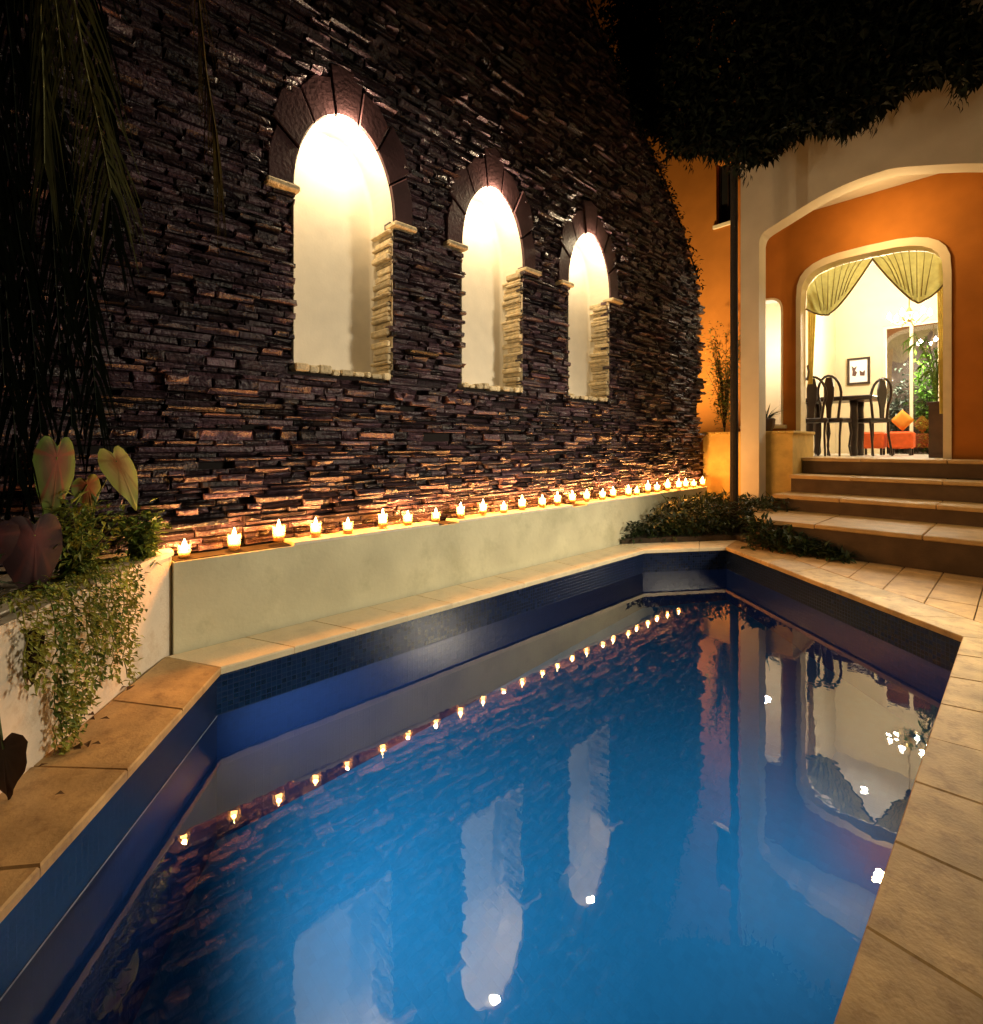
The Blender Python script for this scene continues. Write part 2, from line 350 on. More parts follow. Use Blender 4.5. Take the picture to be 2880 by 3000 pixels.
def shrink_abs(q, c, f):
    out = []
    for x, y in q:
        r = math.hypot(x - c[0], y - c[1]); k = 1 - f * 1.4 / r; out.append((c[0] + (x - c[0]) * k, c[1] + (y - c[1]) * k))
    return out
# coping: one slab after another round the pool
bed_ = MB(); bed_.prism(OUTER, -.055, -.018, 'z', holes=[offset(POOL, .004)])
coping = part('coping', bed_, m_joint, kind='structure')
IN = offset(POOL, -.028)
for i in range(n):
    a, b = IN[i], IN[(i + 1) % n]; A, B = OUTER[i], OUTER[(i + 1) % n]
    L = math.dist(POOL[i], POOL[(i + 1) % n]); m = max(1, round(L / .47))
    for j in range(m):
        g = (.0012 if i in (4, 5, 6) else .0012) / L
        t0, t1 = j / m + g, (j + 1) / m - g
        p = [lerp(a, b, t0), lerp(a, b, t1), lerp(A, B, t1), lerp(A, B, t0)]
        c = ((p[0][0] + p[2][0]) / 2, (p[0][1] + p[2][1]) / 2)
        def inset(q, f): return shrink_abs(q, c, f)
        mb = MB(); dz = R(-.002, .002)
        q = inset(p, .005)
        k = mb.add([(*x, -.045) for x in p] + [(*x, -.010 + dz) for x in p] + [(*x, 0 + dz) for x in q], [])
        for u in (0, 4):
            for e in range(4): mb.f.append((k + u + e, k + u + (e + 1) % 4, k + u + 4 + (e + 1) % 4, k + u + 4 + e))
        mb.f += [(k + 8, k + 9, k + 10, k + 11), (k + 3, k + 2, k + 1, k)]
        part('coping_slab', mb, m_coping_lit if i in (5, 6) else m_coping, coping)

# deck pavers between the coping and the steps, and to the right of the pool
base = MB()
deckpoly = [OUTER[4], (3.2, OUTER[4][1]), (3.2, 7.36), (-2.15, 7.36)]
mdk = .004
def outside_coping(x, y):
    A, B = Vector(OUTER[4]), Vector(OUTER[5]); d = (B - A); nrm = Vector((d.y, -d.x)).normalized()
    return (Vector((x, y)) - A).dot(nrm)
base.prism([(OUTER[3][0], -3), (3.2, -3), (3.2, 7.36), (-2.28, 7.36), OUTER[4]], -.055, -.016, 'z')
deck = part('terrace_deck', base, m_joint, kind='structure')
def clip(poly, A, nrm, d):
    out = []
    for i in range(len(poly)):
        p, q = Vector(poly[i]), Vector(poly[(i + 1) % len(poly)]); a = (p - A).dot(nrm) - d; b = (q - A).dot(nrm) - d
        if a >= 0: out.append(tuple(p))
        if a * b < 0: out.append(tuple(p + (q - p) * (a / (a - b))))
    return out
A4, A5 = Vector(OUTER[4]), Vector(OUTER[5]); dd = A5 - A4; NR = Vector((dd.y, -dd.x)).normalized()
def paver(poly):
    if len(poly) < 3: return
    cx = sum(p[0] for p in poly) / len(poly); cy = sum(p[1] for p in poly) / len(poly)
    ar = abs(sum(poly[i][0] * poly[(i + 1) % len(poly)][1] - poly[(i + 1) % len(poly)][0] * poly[i][1] for i in range(len(poly)))) / 2
    if ar < .01: return
    mb = MB(); m = len(poly); dz = R(-.002, .002)
    top = shrink_abs(poly, (cx, cy), .004)
    k = mb.add([(*p, -.03) for p in poly] + [(*p, -.006 + dz) for p in poly] + [(*p, dz) for p in top], [])
    for u in (0, m):
        for e in range(m): mb.f.append((k + u + e, k + u + (e + 1) % m, k + u + m + (e + 1) % m, k + u + m + e))
    mb.f.append(tuple(range(k + 2 * m, k + 3 * m)))
    part('paver', mb, m_deck, deck)
x = -2.6
while x < 1.6:
    y = 5.0
    while y < 7.34:
        y1 = min(y + 1.05, 7.35)
        q = [(x + mdk, y + mdk), (x + .33 - mdk, y + mdk), (x + .33 - mdk, y1 - mdk), (x + mdk, y1 - mdk)]
        q = clip(q, A4, NR, .006)
        if q: paver(q)
        y = y1
    x += .33
y = -1.0
while y < 4.9:
    for i in range(3):
        x0 = OUTER[3][0] + .008 + i * .5
        paver([(x0, y + mdk), (x0 + .492, y + mdk), (x0 + .492, min(y + .5, 5.0) - mdk), (x0, min(y + .5, 5.0) - mdk)])
    y += .5

# soil of the far bed
bs = MB(); bs.prism([(-3.9, 6.75), OUTER[6], OUTER[5], (-2.3, 7.3), (-2.35, 9.5), (-4.1, 9.5), (-4.1, 6.75)], -.05, .07, 'z')
part('bed_soil', bs, m_ground, kind='structure')

# ------------------------------------------------------------------ white ledge wall with the candles
ledge = thing('garden_wall', (-3.98, 3.8, 0), 'long low cream plastered ledge wall running beside the pool under the stone wall', 'wall')
mb = MB(); mb.box(-4.125, -3.92, .762, 6.70, -.05, .605); mb.box(-4.125, -3.945, 6.70, 9.05, -.05, .605)
part('plaster_wall', mb, m_plaster, ledge)
y = .764
for i, L in enumerate((.80, 1.42, .24, .92, .95, .30, 1.0, .92, .80, .78, .85)):
    mb = MB(); low = i in (0, 2, 5); f = -3.935 if low else -3.908
    if y > 6.4: f = -3.94
    mb.bbox(-4.122, f, y + .003, min(y + L, 9.05) - .003, .6055, .612 if low else .634, .004)
    part('cap_slab', mb, m_joint if low else m_cap, ledge); y += L

# ------------------------------------------------------------------ stone wall with three lit niches
WX = -4.12
NY = (2.12, 3.915, 5.735); HW = .475; SP = 3.50; RISE = .775; SILL = 2.03
OA, OB = .69, 1.12
wall = thing('stone_wall', (-4.3, 4.5, .6), 'tall dark stacked slate wall with three lit arched niches', 'wall')
PROF = [(3.2, 9.9), (5.0, 8.1), (5.75, 7.45), (6.15, 7.05), (6.67, 6.58), (7.2, 6.2), (7.7, 5.85), (8.1, 5.5), (8.5, 5.05), (8.9, 4.6), (9.19, 4.25)]
def wtop(y):
    if y <= PROF[0][0]: return 9.9
    for (a, za), (b, zb) in zip(PROF, PROF[1:]):
        if y <= b: return za + (zb - za) * (y - a) / (b - a)
    return 0
def arch(yc, hw, rise, sill, m=20):
    return [(yc - hw, sill)] + [(yc - hw * math.cos(math.pi * i / m), SP + rise * math.sin(math.pi * i / m)) for i in range(m + 1)] + [(yc + hw, sill)]
mb = MB()
mb.prism([(-1.5, -.05), (9.17, -.05)] + [(y, z - .03) for y, z in reversed(PROF)] + [(-1.5, 9.9)], WX - .42, WX - .075, 'x', holes=[arch(c, HW + .012, RISE + .012, SILL - .01) for c in NY])
part('wall_core', mb, m_mortar, wall)
bk = MB(); bk.box(WX - .50, WX - .43, -1.5, 9.17, -.05, 4.4); part('wall_back', bk, m_mortar, wall)

# a few unit stones, shared by the pieces built one by one
def stone_verts(w, h, d, c=.16, tilt=True):
    e = min(w, h) * c
    ty = R(-.016, .016) if tilt else 0; tz = R(-.02, .02) if tilt else 0
    def J(v): return v + R(-1, 1) * e * .5
    pts = []
    for (sy, sz) in ((-1, -1), (1, -1), (1, 1), (-1, 1)): pts.append((-.10, sy * w / 2, sz * h / 2))
    for (sy, sz) in ((-1, -1), (1, -1), (1, 1), (-1, 1)): pts.append((d - e * .9, J(sy * w / 2), J(sz * h / 2)))
    for (sy, sz) in ((-1, -1), (1, -1), (1, 1), (-1, 1)): pts.append((d + sy * ty + sz * tz + R(-.004, .004), J(sy * (w / 2 - e)), J(sz * (h / 2 - e))))
    F = []
    for u in (0, 4):
        for i in range(4): F.append((u + i, u + (i + 1) % 4, u + 4 + (i + 1) % 4, u + 4 + i))
    pts.append((d + R(.004, .016), R(-.3, .3) * w, R(-.25, .25) * h)); F += [(8, 9, 12), (9, 10, 12), (10, 11, 12), (11, 8, 12)]; return pts, F
UNIT = []
for i in range(14):
    mb = MB(); p, f = stone_verts(.24, .058, .0); mb.add(p, f); me = mesh_of('stone', mb, m_stone); UNIT.append(me)
stones = []
z = .622
while z < 9.9:
    h = R(.034, .058) if R(0, 1) < .88 else R(.065, .09)
    y = -.75 - R(0, .2); zc = z + h / 2
    blocked = []
    for c in NY:
        if SILL - .02 < zc < SP: blocked.append((c - HW, c + HW))
        elif SP <= zc < SP + OB:
            q = OA * math.sqrt(1 - ((zc - SP) / OB) ** 2); blocked.append((c - q, c + q))
    while y < 9.2:
        w = R(.06, .18) if R(0, 1) < .55 else R(.16, .40)
        y0, y1 = y, y + w; y = y1 + R(.003, .010)
        for (a, b) in blocked:
            if y0 < b and y1 > a:
                ja, jb = a + R(-.005, .022), b - R(-.008, .03)
                if y0 < a - .03: y1 = ja
                elif y1 > b + .03: y0 = jb
                else: y1 = y0
        if y1 - y0 < .03 or (R(0, 1) < .02 and not any(a - .1 < y1 and b + .1 > y0 for a, b in blocked)): continue
        ym = (y0 + y1) / 2
        if zc > wtop(ym) + R(-.06, .05) or zc > 4.35 + .604 * max(ym, 0) + .3: continue
        stones.append((ym, zc, y1 - y0, h - R(.002, .010), max(-.03, random.gauss(.0, .027))))
    z += h
def shown(s):
    dep = .728 * -WX + .685 * s[0]
    return (s[2] * (.72 + 0) / dep) if (-.1 < s[0] and s[1] < 1.4 + .882 * dep) else 0
stones.sort(key=shown, reverse=True)
ns = 0; mass = MB()
for (yc, zc, w, h, pr) in stones:
    if ns < 300:
        o = bpy.data.objects.new('stone', random.choice(UNIT)); o.scale = (1, w / .24, h / .058)
        o.rotation_euler = (0, R(-.10, .10), R(-.06, .06)); link(o, wall, (WX + pr, yc, zc)); ns += 1
    else:
        p, f = stone_verts(w, h, 0, .2)
        mass.add([(WX + pr + q[0], yc + q[1], zc + q[2]) for q in p], f)
part('stone_courses', mass, m_stone, wall, kind='stuff')
print('stones', len(stones))

for c in NY:
    # plaster shell: jambs, rounded back, soffit
    mb = MB(); DEP = .36; rows = []
    zs = [SILL] + [SILL + (SP - SILL) * i / 8 for i in range(1, 9)] + [SP + RISE * math.sin(math.pi / 2 * i / 18) for i in range(1, 19)]
    for zz in zs:
        hw = HW - .004 if zz <= SP else max(.004, (HW - .004) * math.sqrt(max(0, 1 - ((zz - SP) / RISE) ** 2)))
        r = min(.05, hw * .9); pts = [(WX + .0, -hw)]
        for i in range(7): t = math.pi / 2 * i / 6; pts.append((WX - DEP + r - r * math.sin(t), -hw + r - r * math.cos(t)))
        pts = pts + [(x, -y) for x, y in reversed(pts)]
        rows.append(mb.add([(x, c + y, zz) for x, y in pts], []))
    m = 16
    for a, b in zip(rows, rows[1:]):
        for i in range(m - 1): mb.f.append((a + i, a + i + 1, b + i + 1, b + i))
    mb.f.append(tuple(rows[0] + i for i in range(m))); mb.f.append(tuple(rows[-1] + i for i in range(m)))
    niche = part('niche', mb, m_niche, wall, smooth=False)
    # seven slabs round the arch
    nv = 7
    for i in range(nv):
        t0, t1 = math.pi * i / nv + .012, math.pi * (i + 1) / nv - .012; k = 1.0 + (.05 if i % 2 else -.02) + (.03 if i == 3 else 0)
        inner = [(c - (HW + .004) * math.cos(t0 + (t1 - t0) * q / 4), SP + (RISE + .004) * math.sin(t0 + (t1 - t0) * q / 4)) for q in range(5)]
        outer = [(c - OA * k * math.cos(t1), SP + OB * k * math.sin(t1)), (c - OA * k * math.cos((t0 + t1) / 2) * 1.03, SP + OB * k * math.sin((t0 + t1) / 2) * 1.03), (c - OA * k * math.cos(t0), SP + OB * k * math.sin(t0))]
        v = MB(); pr = WX + .012 + R(0, .018)
        poly = inner + outer; cy = sum(p[0] for p in poly) / 8; cz = sum(p[1] for p in poly) / 8
        v.prism(poly, WX - .12, pr - .008, 'x')
        kk = v.add([(pr - .008, p[0], p[1]) for p in poly] + [(pr, cy + (p[0] - cy) * .95, cz + (p[1] - cz) * .95) for p in poly], [])
        for e in range(8): v.f.append((kk + e, kk + (e + 1) % 8, kk + 8 + (e + 1) % 8, kk + 8 + e))
        v.f.append(tuple(range(kk + 8, kk + 16)))
        part('arch_slab', v, m_vous, niche)
    for sgn in (-1, 1):                                      # springing stones stand proud
        y0, y1 = sorted((c + sgn * (HW - .03), c + sgn * (OA + R(.0, .05)))); v = MB()
        v.bbox(WX - .1, WX + .085, y0, y1, SP - .055, SP - .004, .012); part('springing_stone', v, m_jamb_lit, niche)
    zz = SILL + .01; alt = 0                                 # rough stones lining the far jamb
    while zz < SP - .06:
        h = R(.032, .075); v = MB(); pr = R(.012, .06)
        v.bbox(WX - R(.24, .34), WX - R(.004, .03), c + HW - pr, c + HW + .01, zz, zz + h - .006, .011)
        part('jamb_stone', v, m_jamb_lit, niche); zz += h
    yy = c - HW + .01
    while yy < c + HW - .05:                                 # rough stones of the sill
        w = R(.05, .13); w = min(w, c + HW - .01 - yy); v = MB()
        v.bbox(WX - R(.16, .3), WX + R(-.01, .03), yy, yy + w - .008, SILL - R(.015, .03), SILL + R(.012, .05), .011)
        part('sill_stone', v, m_jamb_lit, niche); yy += w
    # lamp under the crown
    v = MB(); v.lathe((WX - .012, c, SP + RISE - .050), [(.004, 0), (.026, .006), (.032, .022), (.032, .036)], 10)
    part('bulb', v, m_bulb, niche)
    lamp('niche_light', 'POINT', (WX + .035, c, SP + RISE - .07), 46, (1, .78, .48), .018)

# ------------------------------------------------------------------ candles along the ledge
cup = MB(); cup.lathe((0, 0, 0), [(.030, .002), (.040, .010), (.044, .12), (.041, .12), (.037, .012), (.004, .008)], 12)
wax = MB(); wax.lathe((0, 0, .012), [(.030, 0), (.035, .004), (.035, .040), (.004, .038)], 10)
flm = MB(); flm.lathe((0, 0, .05), [(.005, 0), (.020, .018), (.023, .036), (.013, .072), (.001, .115)], 8)
ones = ('first second third fourth fifth sixth seventh eighth ninth tenth eleventh twelfth thirteenth fourteenth fifteenth sixteenth seventeenth eighteenth nineteenth twentieth '
        'twenty-first twenty-second twenty-third twenty-fourth twenty-fifth twenty-sixth twenty-seventh').split()
proto = None
for i in range(27):
    cy = .84 + i * .312 + R(-.035, .035)
    c = (-3.995 + R(-.02, .02), cy, .6345)
    if i in (0, 1): c = (c[0], cy, .615)
    t = thing('candle', c, ones[i] + ' lit candle in a glass cup along the ledge, counted from the leafy planter', 'candle', 'lit candles along the ledge')
    t.scale = (R(.92, 1.08), R(.92, 1.08), R(.78, 1.22))
    if proto is None:
        parts = []
        for nm, g, mt in (('glass_cup', cup, m_glasscup), ('wax', wax, m_wax), ('flame', flm, m_flame)):
            g2 = MB(); g2.v = [(v[0] + c[0], v[1] + c[1], v[2] + c[2]) for v in g.v]; g2.f = g.f
            parts.append(part(nm, g2, mt, t, smooth=True, origin=c))
        proto = t
    else:
        for q in parts: copy_part(q, t, c)
    lamp('candle_light', 'POINT', (c[0], c[1], c[2] + .12), R(13, 21), (1, .44, .11), .015)

# ------------------------------------------------------------------ near planter and its plants
planter = thing('planter', (-3.2, -.2, 0), 'cream plastered corner planter overflowing with plants at the near end of the ledge', 'planter')
PP = [(-3.70, .548), (-2.0, -.60), (-2.5, -1.35), (-4.1, -.6), (-4.1, .758), (-3.965, .758)]
def shrinkp(poly, d): return offset(poly, -d) if sum(poly[i][0] * poly[(i + 1) % len(poly)][1] - poly[(i + 1) % len(poly)][0] * poly[i][1] for i in range(len(poly))) > 0 else offset(poly, d)
PI_ = shrinkp(PP, .10)
area = sum(PP[i][0] * PP[(i + 1) % 6][1] - PP[(i + 1) % 6][0] * PP[i][1] for i in range(6))
mb = MB(); mb.prism(PP, -.05, .645, 'z', holes=[PI_]); part('planter_wall', mb, m_planter, planter)
mb = MB(); mb.prism(shrinkp(PP, -.012), .6455, .678, 'z', holes=[shrinkp(PP, .115)]); part('planter_rim', mb, m_planter, planter)
mb = MB(); mb.prism(shrinkp(PP, .101), .4, .60, 'z'); part('planter_soil', mb, m_ground, planter)

def heart(p, tip, normal, L, Wd, curl=.12):
    """heart-shaped leaf: p = stalk joint, tip direction, facing direction; uv = (distance from the joint, angle)"""
    mb = MB(); p = Vector(p); d = Vector(tip).normalized(); nn = Vector(normal); nn = (nn - d * nn.dot(d)).normalized(); u = d.cross(nn)
    N = 28; rim = []
    for i in range(N):
        t = 2 * math.pi * i / N
        a = (.75 * math.sin(t) ** 3 + .25 * math.sin(t)) * (1 + .04 * math.sin(9 * t)); b = (13 * math.cos(t) - 3.4 * math.cos(2 * t) - 1.3 * math.cos(3 * t) - .6 * math.cos(4 * t)) / 16.5
        rim.append((a * Wd * .5, (.28 - b) * L * .62))
    rings = [.25, .55, .8, 1.0]
    k0 = mb.add([p], []); mb.uv[k0] = (0, 0); prev = None
    for f in rings:
        k = mb.add([p + u * (x * f) + d * (y * f) - nn * (curl * ((x * f) ** 2 * 6 + max(0, y * f) ** 2 * 1.5) - .005 * math.sin(i * 1.9) * f * f) for i, (x, y) in enumerate(rim)], [])
        for i in range(N): mb.uv[k + i] = (f, i / N)
        for i in range(N):
            j = (i + 1) % N
            if prev is None: mb.f.append((k0, k + i, k + j))
            else: mb.f.append((prev + i, k + i, k + j, prev + j))
        prev = k
    return mb
cal = thing('caladium', (-3.35, -.02, .60), 'caladium with big heart leaves in cream, green and maroon rising from the near planter', 'plant')
toC = Vector((.85, -.25, .35))
LEAVES = [
    ((-3.60, .155, 1.33), (.10, -.02, -1), (.9, .45, .25), .50, .20, m_cal_green, 'upright green rimmed leaf with red heart and veins'),
    ((-3.73, .43, 1.30), (.42, .36, -1), (.85, .25, .45), .42, .18, m_cal_cream, 'pale cream leaf with an orange heart'),
    ((-3.29, .06, .96), (.12, .03, -1), (.85, .35, .2), .44, .26, m_cal_red, 'broad dark maroon leaf'),
    ((-2.92, .03, .56), (.03, .02, -1), (.8, -.6, .2), .26, .13, m_cal_dark, 'withered dark leaf hanging over the rim'),
    ((-2.735, -.04, .21), (.02, .0, -1), (.7, -.7, .2), .28, .17, m_cal_dark, 'withered dark leaf low beside the deck'),
    ((-3.10, -.10, 1.0), (-.1, -.3, -1), (.9, .3, .3), .34, .24, m_cal_red, None),
    ((-3.82, .30, 1.16), (-.2, .2, -1), (.9, .3, .5), .24, .16, m_cal_green, None),
    ((-3.28, -.16, 1.22), (.0, -.2, -1), (.8, .3, .3), .30, .2, m_cal_green, None)]
for (p, tip, nrm, L, Wd, mt, lab) in LEAVES:
    part('leaf', heart(p, tip, nrm, L, Wd, .32), mt, cal, smooth=True, label=lab)
    st = MB(); q = Vector(p); root = Vector((-3.4 + (q.x + 3.4) * .55, (q.y) * .6 + .0, .60)); 
    mid = lerp(root, q, .6); mid = (mid[0] - .05, mid[1] - .03, mid[2] + .06)
    if q.z < .6: mid = (q.x - .08, q.y - .06, .74); root = Vector((q.x - .22, q.y - .16, .62))
    st.tube([root, lerp(root, mid, .5), mid, q], [.008, .007, .005, .004], 5); part('stalk', st, m_leaf, cal)

# trailing plant: hanging strands of small leaves
trail = thing('trailing_plant', (-3.25, .12, .62), 'light green trailing plant spilling down the front of the near planter', 'plant')
f0, f1 = Vector((-3.70, .548)), Vector((-2.0, -.60)); fd = (f1 - f0).normalized(); fn = Vector((-fd.y, fd.x)); 
if fn.dot(Vector((1, 1))) < 0: fn = -fn
def strand(s, low, seed, wid, L0=.036):
    rs = random.Random(seed); mb = MB(); pts = []
    zt = .74 + rs.uniform(-.02, .06); a = f0 + fd * s
    pts.append((*(a - fn * .12), zt - .06)); pts.append((*(a + fn * .0), zt)); pts.append((*(a + fn * .045), zt - .08))
    z = zt - .08; k = 0
    while z > low:
        z -= .06; k += 1; a = a + fd * rs.uniform(-.012, .012); pts.append((*(a + fn * (.04 + rs.uniform(-.012, .02))), z))
    mb.tube(pts, .0025, 4)
    for i in range(len(pts) - 1):
        for q in range(rs.randint(13, 20)):
            t = rs.random(); b = Vector(lerp(pts[i], pts[i + 1], t)) + Vector((*(fd * rs.gauss(0, wid)), rs.gauss(0, .012))) + Vector((*(fn * abs(rs.gauss(0, .02))), 0))
            d = Vector((*(fn * rs.uniform(.2, 1) + fd * rs.uniform(-1, 1)), rs.uniform(-.9, .3)))
            mb.leaf(b, d, (rs.uniform(-.4, .4), rs.uniform(-.4, .4), 1), L0 * rs.uniform(.6, 1.3), L0 * rs.uniform(.35, .6))
    return mb
for i, (s, low) in enumerate(((.17, .42), (.24, .26), (.31, .10), (.36, .30), (.41, .16), (.47, .34), (.53, .22), (.58, .28), (.64, .12), (.70, .06), (.76, -.0), (.80, .02), (.86, .10), (.93, .38), (1.02, .44))):
    part('strand', strand(s, low, 40 + i, .020), m_leaf2 if i % 3 else m_leaf, trail)

def bush(name, c, size, nleaf, L, mat, label, cat='shrub', stems=9, group=None, mat2=None, up=.5):
    t = thing(name, (c[0], c[1], c[2]), label, cat, group); st = MB(); lf = MB(); l2 = MB()
    for i in range(stems):
        a = R(0, 6.28); r = R(.3, 1.0); tip = (c[0] + math.cos(a) * size[0] * r, c[1] + math.sin(a) * size[1] * r, c[2] + size[2] * R(.55, 1.0) * (1.1 - .35 * r))
        mid = (c[0] + (tip[0] - c[0]) * .35, c[1] + (tip[1] - c[1]) * .35, c[2] + (tip[2] - c[2]) * .6)
        pts = [c, mid, tip]; st.tube(pts, [.008, .005, .002], 4)
        for k in range(nleaf // stems):
            q = R(.2, 1.05); b = Vector(lerp(c, mid, q * 1.6)) if q < .6 else Vector(lerp(mid, tip, (q - .6) / .4))
            b += Vector((random.gauss(0, size[0] * .16), random.gauss(0, size[1] * .16), random.gauss(0, size[2] * .07)))
            d = Vector((b.x - c[0], b.y - c[1], 0)) * 2 + Vector((R(-.5, .5), R(-.5, .5), R(-.3, up)))
            (lf if (not mat2 or R(0, 1) < .6) else l2).leaf(b, d, (R(-.3, .3), R(-.3, .3), 1), L * R(.6, 1.3), L * R(.3, .5))
    part('stems', st, m_bark, t); part('foliage', lf, mat, t)
    if l2.v: part('foliage', l2, mat2, t)
    return t
bush('leafy_shrub', (-3.52, .24, .60), (.22, .19, .50), 1200, .06, m_leaf, 'bushy mid green plant in the middle of the near planter', 'plant', 16, mat2=m_leaf2)
bush('leafy_shrub', (-3.86, .58, .60), (.16, .15, .42), 800, .065, m_leaf, 'small dark green bush at the ledge end of the near planter beside the first candle', 'plant', 12)
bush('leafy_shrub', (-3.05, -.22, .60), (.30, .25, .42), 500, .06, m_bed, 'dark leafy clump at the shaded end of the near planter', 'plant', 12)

lit = thing('leaf_litter', (-3.2, .3, 0), 'scattered dry brown leaves along the foot of the near planter', 'dead leaves'); mb = MB()
for i in range(16):
    s = R(.02, 1.15); a = f0 + fd * s + fn * (R(.015, .06) if R(0, 1) < .8 else R(.1, .25))
    mb.leaf((*a, R(.008, .02)), (R(-1, 1), R(-1, 1), R(-.1, .3)), (R(-.5, .5), R(-.5, .5), 1), R(.03, .055), R(.02, .035))
part('leaf_scatter', mb, m_litter, lit)

# ------------------------------------------------------------------ palm: trunk outside the frame, fronds hanging in
palm = thing('palm_tree', (-3.15, -.95, .55), 'dark palm with drooping fronds hanging over the near end of the stone wall', 'tree')
mb = MB(); mb.tube([(-3.15, -.95, .5), (-3.2, -.93, 2), (-3.25, -.88, 3.6), (-3.3, -.8, 5.1)], [.14, .11, .10, .12], 10); part('trunk', mb, m_bark, palm)
def frond(pts, L, n, mat, seed, droop=.9, side=1.0, w=.012):
    rs = random.Random(seed); mb = MB(); P = [Vector(p) for p in pts]
    mb.tube(P, [.011 - .008 * i / (len(P) - 1) for i in range(len(P))], 5)
    m = len(P) - 1
    for i in range(n):
        t = (i + .5) / n * m; k = min(int(t), m - 1); b = P[k].lerp(P[k + 1], t - k); tan = (P[k + 1] - P[k]).normalized()
        for s in (-1, 1):
            sd = tan.cross(Vector((.8, -.4, .1))).normalized() * s
            l = L * rs.uniform(.65, 1.1) * (1 - .45 * i / n)
            d = sd * rs.uniform(.25, .55) * side + tan * rs.uniform(.5, 1.0)
            q = [b + d * l * f + Vector((0, 0, -droop * l * f * f)) for f in (0, .35, .7, 1)]
            mb.strip(q, w * rs.uniform(.7, 1.2), (.8, -.5, .2))
    return mb
TOP = (-3.3, -.78, 5.1)
part('frond', frond([TOP, (-3.40, -.45, 5.25), (-3.48, -.1, 4.75), (-3.523, .196, 3.95), (-3.56, .27, 3.5), (-3.58, .34, 3.15), (-3.55, .385, 2.85)], .62, 46, m_frond, 3), m_frond, palm)
part('frond', frond([TOP, (-3.42, -.5, 5.2), (-3.49, -.15, 4.6), (-3.495, .08, 3.85), (-3.48, .098, 3.2), (-3.476, .10, 2.85)], .50, 40, m_frond, 5, side=.5), m_frond, palm)
part('frond', frond([TOP, (-3.5, -.2, 5.5), (-3.65, .4, 5.3), (-3.73, .85, 4.5), (-3.69, .90, 3.85), (-3.64, .945, 3.45), (-3.62, .97, 3.1)], .50, 40, m_dry, 9, droop=1.2, side=.22, w=.009), m_dry, palm)
part('frond', frond([TOP, (-3.3, -.35, 5.2), (-3.38, .0, 4.6), (-3.42, .12, 3.9), (-3.45, .17, 3.4)], .55, 34, m_frond, 12, side=.8), m_frond, palm)
part('frond', frond([TOP, (-3.0, -.6, 5.3), (-2.8, -.3, 5.0), (-2.75, -.1, 4.4)], .6, 30, m_frond, 14), m_frond, palm)

for i, (x, y, z, zz) in enumerate(((-3.75, -.02, 4.6, 2.3), (-3.7, .12, 4.2, 1.9), (-3.85, .18, 3.9, 1.5), (-3.6, -.05, 3.4, 1.2), (-3.85, .38, 4.4, 2.6), (-3.7, .05, 3.0, 1.3), (-3.5, -.1, 4.0, 1.7), (-3.9, .3, 3.2, 1.6))):
    part('frond', frond([(-3.3, -.78, 5.1), (-3.5, -.5, 5.3), (x - .02, y - .1, z), (x, y, (z + zz) / 2), (x + .02, y + .05, zz)], .5, 44, m_leafdark, 30 + i, side=.8, w=.022), m_leafdark, palm)

# ------------------------------------------------------------------ steps up to the house
steps = bpy.data.objects.new('steps', None); link(steps, None, (-.6, 8.5, 0)); steps['kind'] = 'structure'
FZ = 1.165
for (y0, y1, xa, xb, z0, z1) in ((7.36, 8.62, -2.52, -3.04, -.05, .38), (8.60, 9.32, -2.72, -2.72, .2, .615), (9.30, 9.97, -2.69, -2.69, .45, .89), (9.95, 11.0, -2.69, -2.69, .7, FZ)):
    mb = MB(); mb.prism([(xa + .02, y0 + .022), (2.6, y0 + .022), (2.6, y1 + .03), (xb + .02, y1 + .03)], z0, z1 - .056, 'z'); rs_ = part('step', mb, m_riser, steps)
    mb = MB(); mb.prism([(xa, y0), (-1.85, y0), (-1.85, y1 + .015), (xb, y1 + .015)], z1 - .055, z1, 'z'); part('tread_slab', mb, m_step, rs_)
    x = -1.844
    while x < 2.6:
        w = min(1.05, 2.6 - x); mb = MB(); mb.bbox(x + .002, x + w - .002, y0, y1 + .015, z1 - .055, z1, .010); part('tread_slab', mb, m_step, rs_); x += w
ph = MB(); ph.box(-4.9, 2.6, 11.05, 15.2, .9, FZ - .006); part('house_floor', ph, m_joint, kind='structure')

# ------------------------------------------------------------------ house
house = thing('house', (-1.5, 12, 0), 'orange plastered house with a porch behind a wide white arch above the steps', 'house')
ZA = 4.80
archp = [(-3.09, .30), (-3.09, ZA), (-3.06, ZA + .10), (-2.98, ZA + .17), (-2.68, 5.085), (-2.2, 5.256), (-1.77, 5.335), (-1.5, 5.345), (-1.25, 5.325), (-.66, 5.14), (-.385, 5.035), (-.13, ZA + .15), (-.04, ZA + .08), (-.01, ZA), (-.01, .30)]
def smooth(P, k=4):
    out = [P[0], P[1]]
    for i in range(1, len(P) - 2):
        a, b, c, d = (Vector(P[i - 1]) if i > 1 else Vector(P[1]) * 2 - Vector(P[2])), Vector(P[i]), Vector(P[i + 1]), (Vector(P[i + 2]) if i < len(P) - 3 else Vector(P[i + 1]) * 2 - Vector(P[i]))
        for q in range(1, k + 1):
            t = q / k; out.append(tuple(.5 * (2 * b + (c - a) * t + (2 * a - 5 * b + 4 * c - d) * t * t + (3 * b - a - 3 * c + d) * t ** 3)))
    return out + [P[-1]]
archp = smooth(archp)
mb = MB(); mb.prism([(-3.385, .30)] + archp + [(1.4, .30), (1.4, 9.2), (-3.385, 9.2)], 9.10, 9.42, 'y')
part('arch_wall', mb, m_white, house)
mb = MB(); mb.box(-3.42, -3.06, 9.065, 9.455, .30, .345); part('column_base', mb, m_step, house)
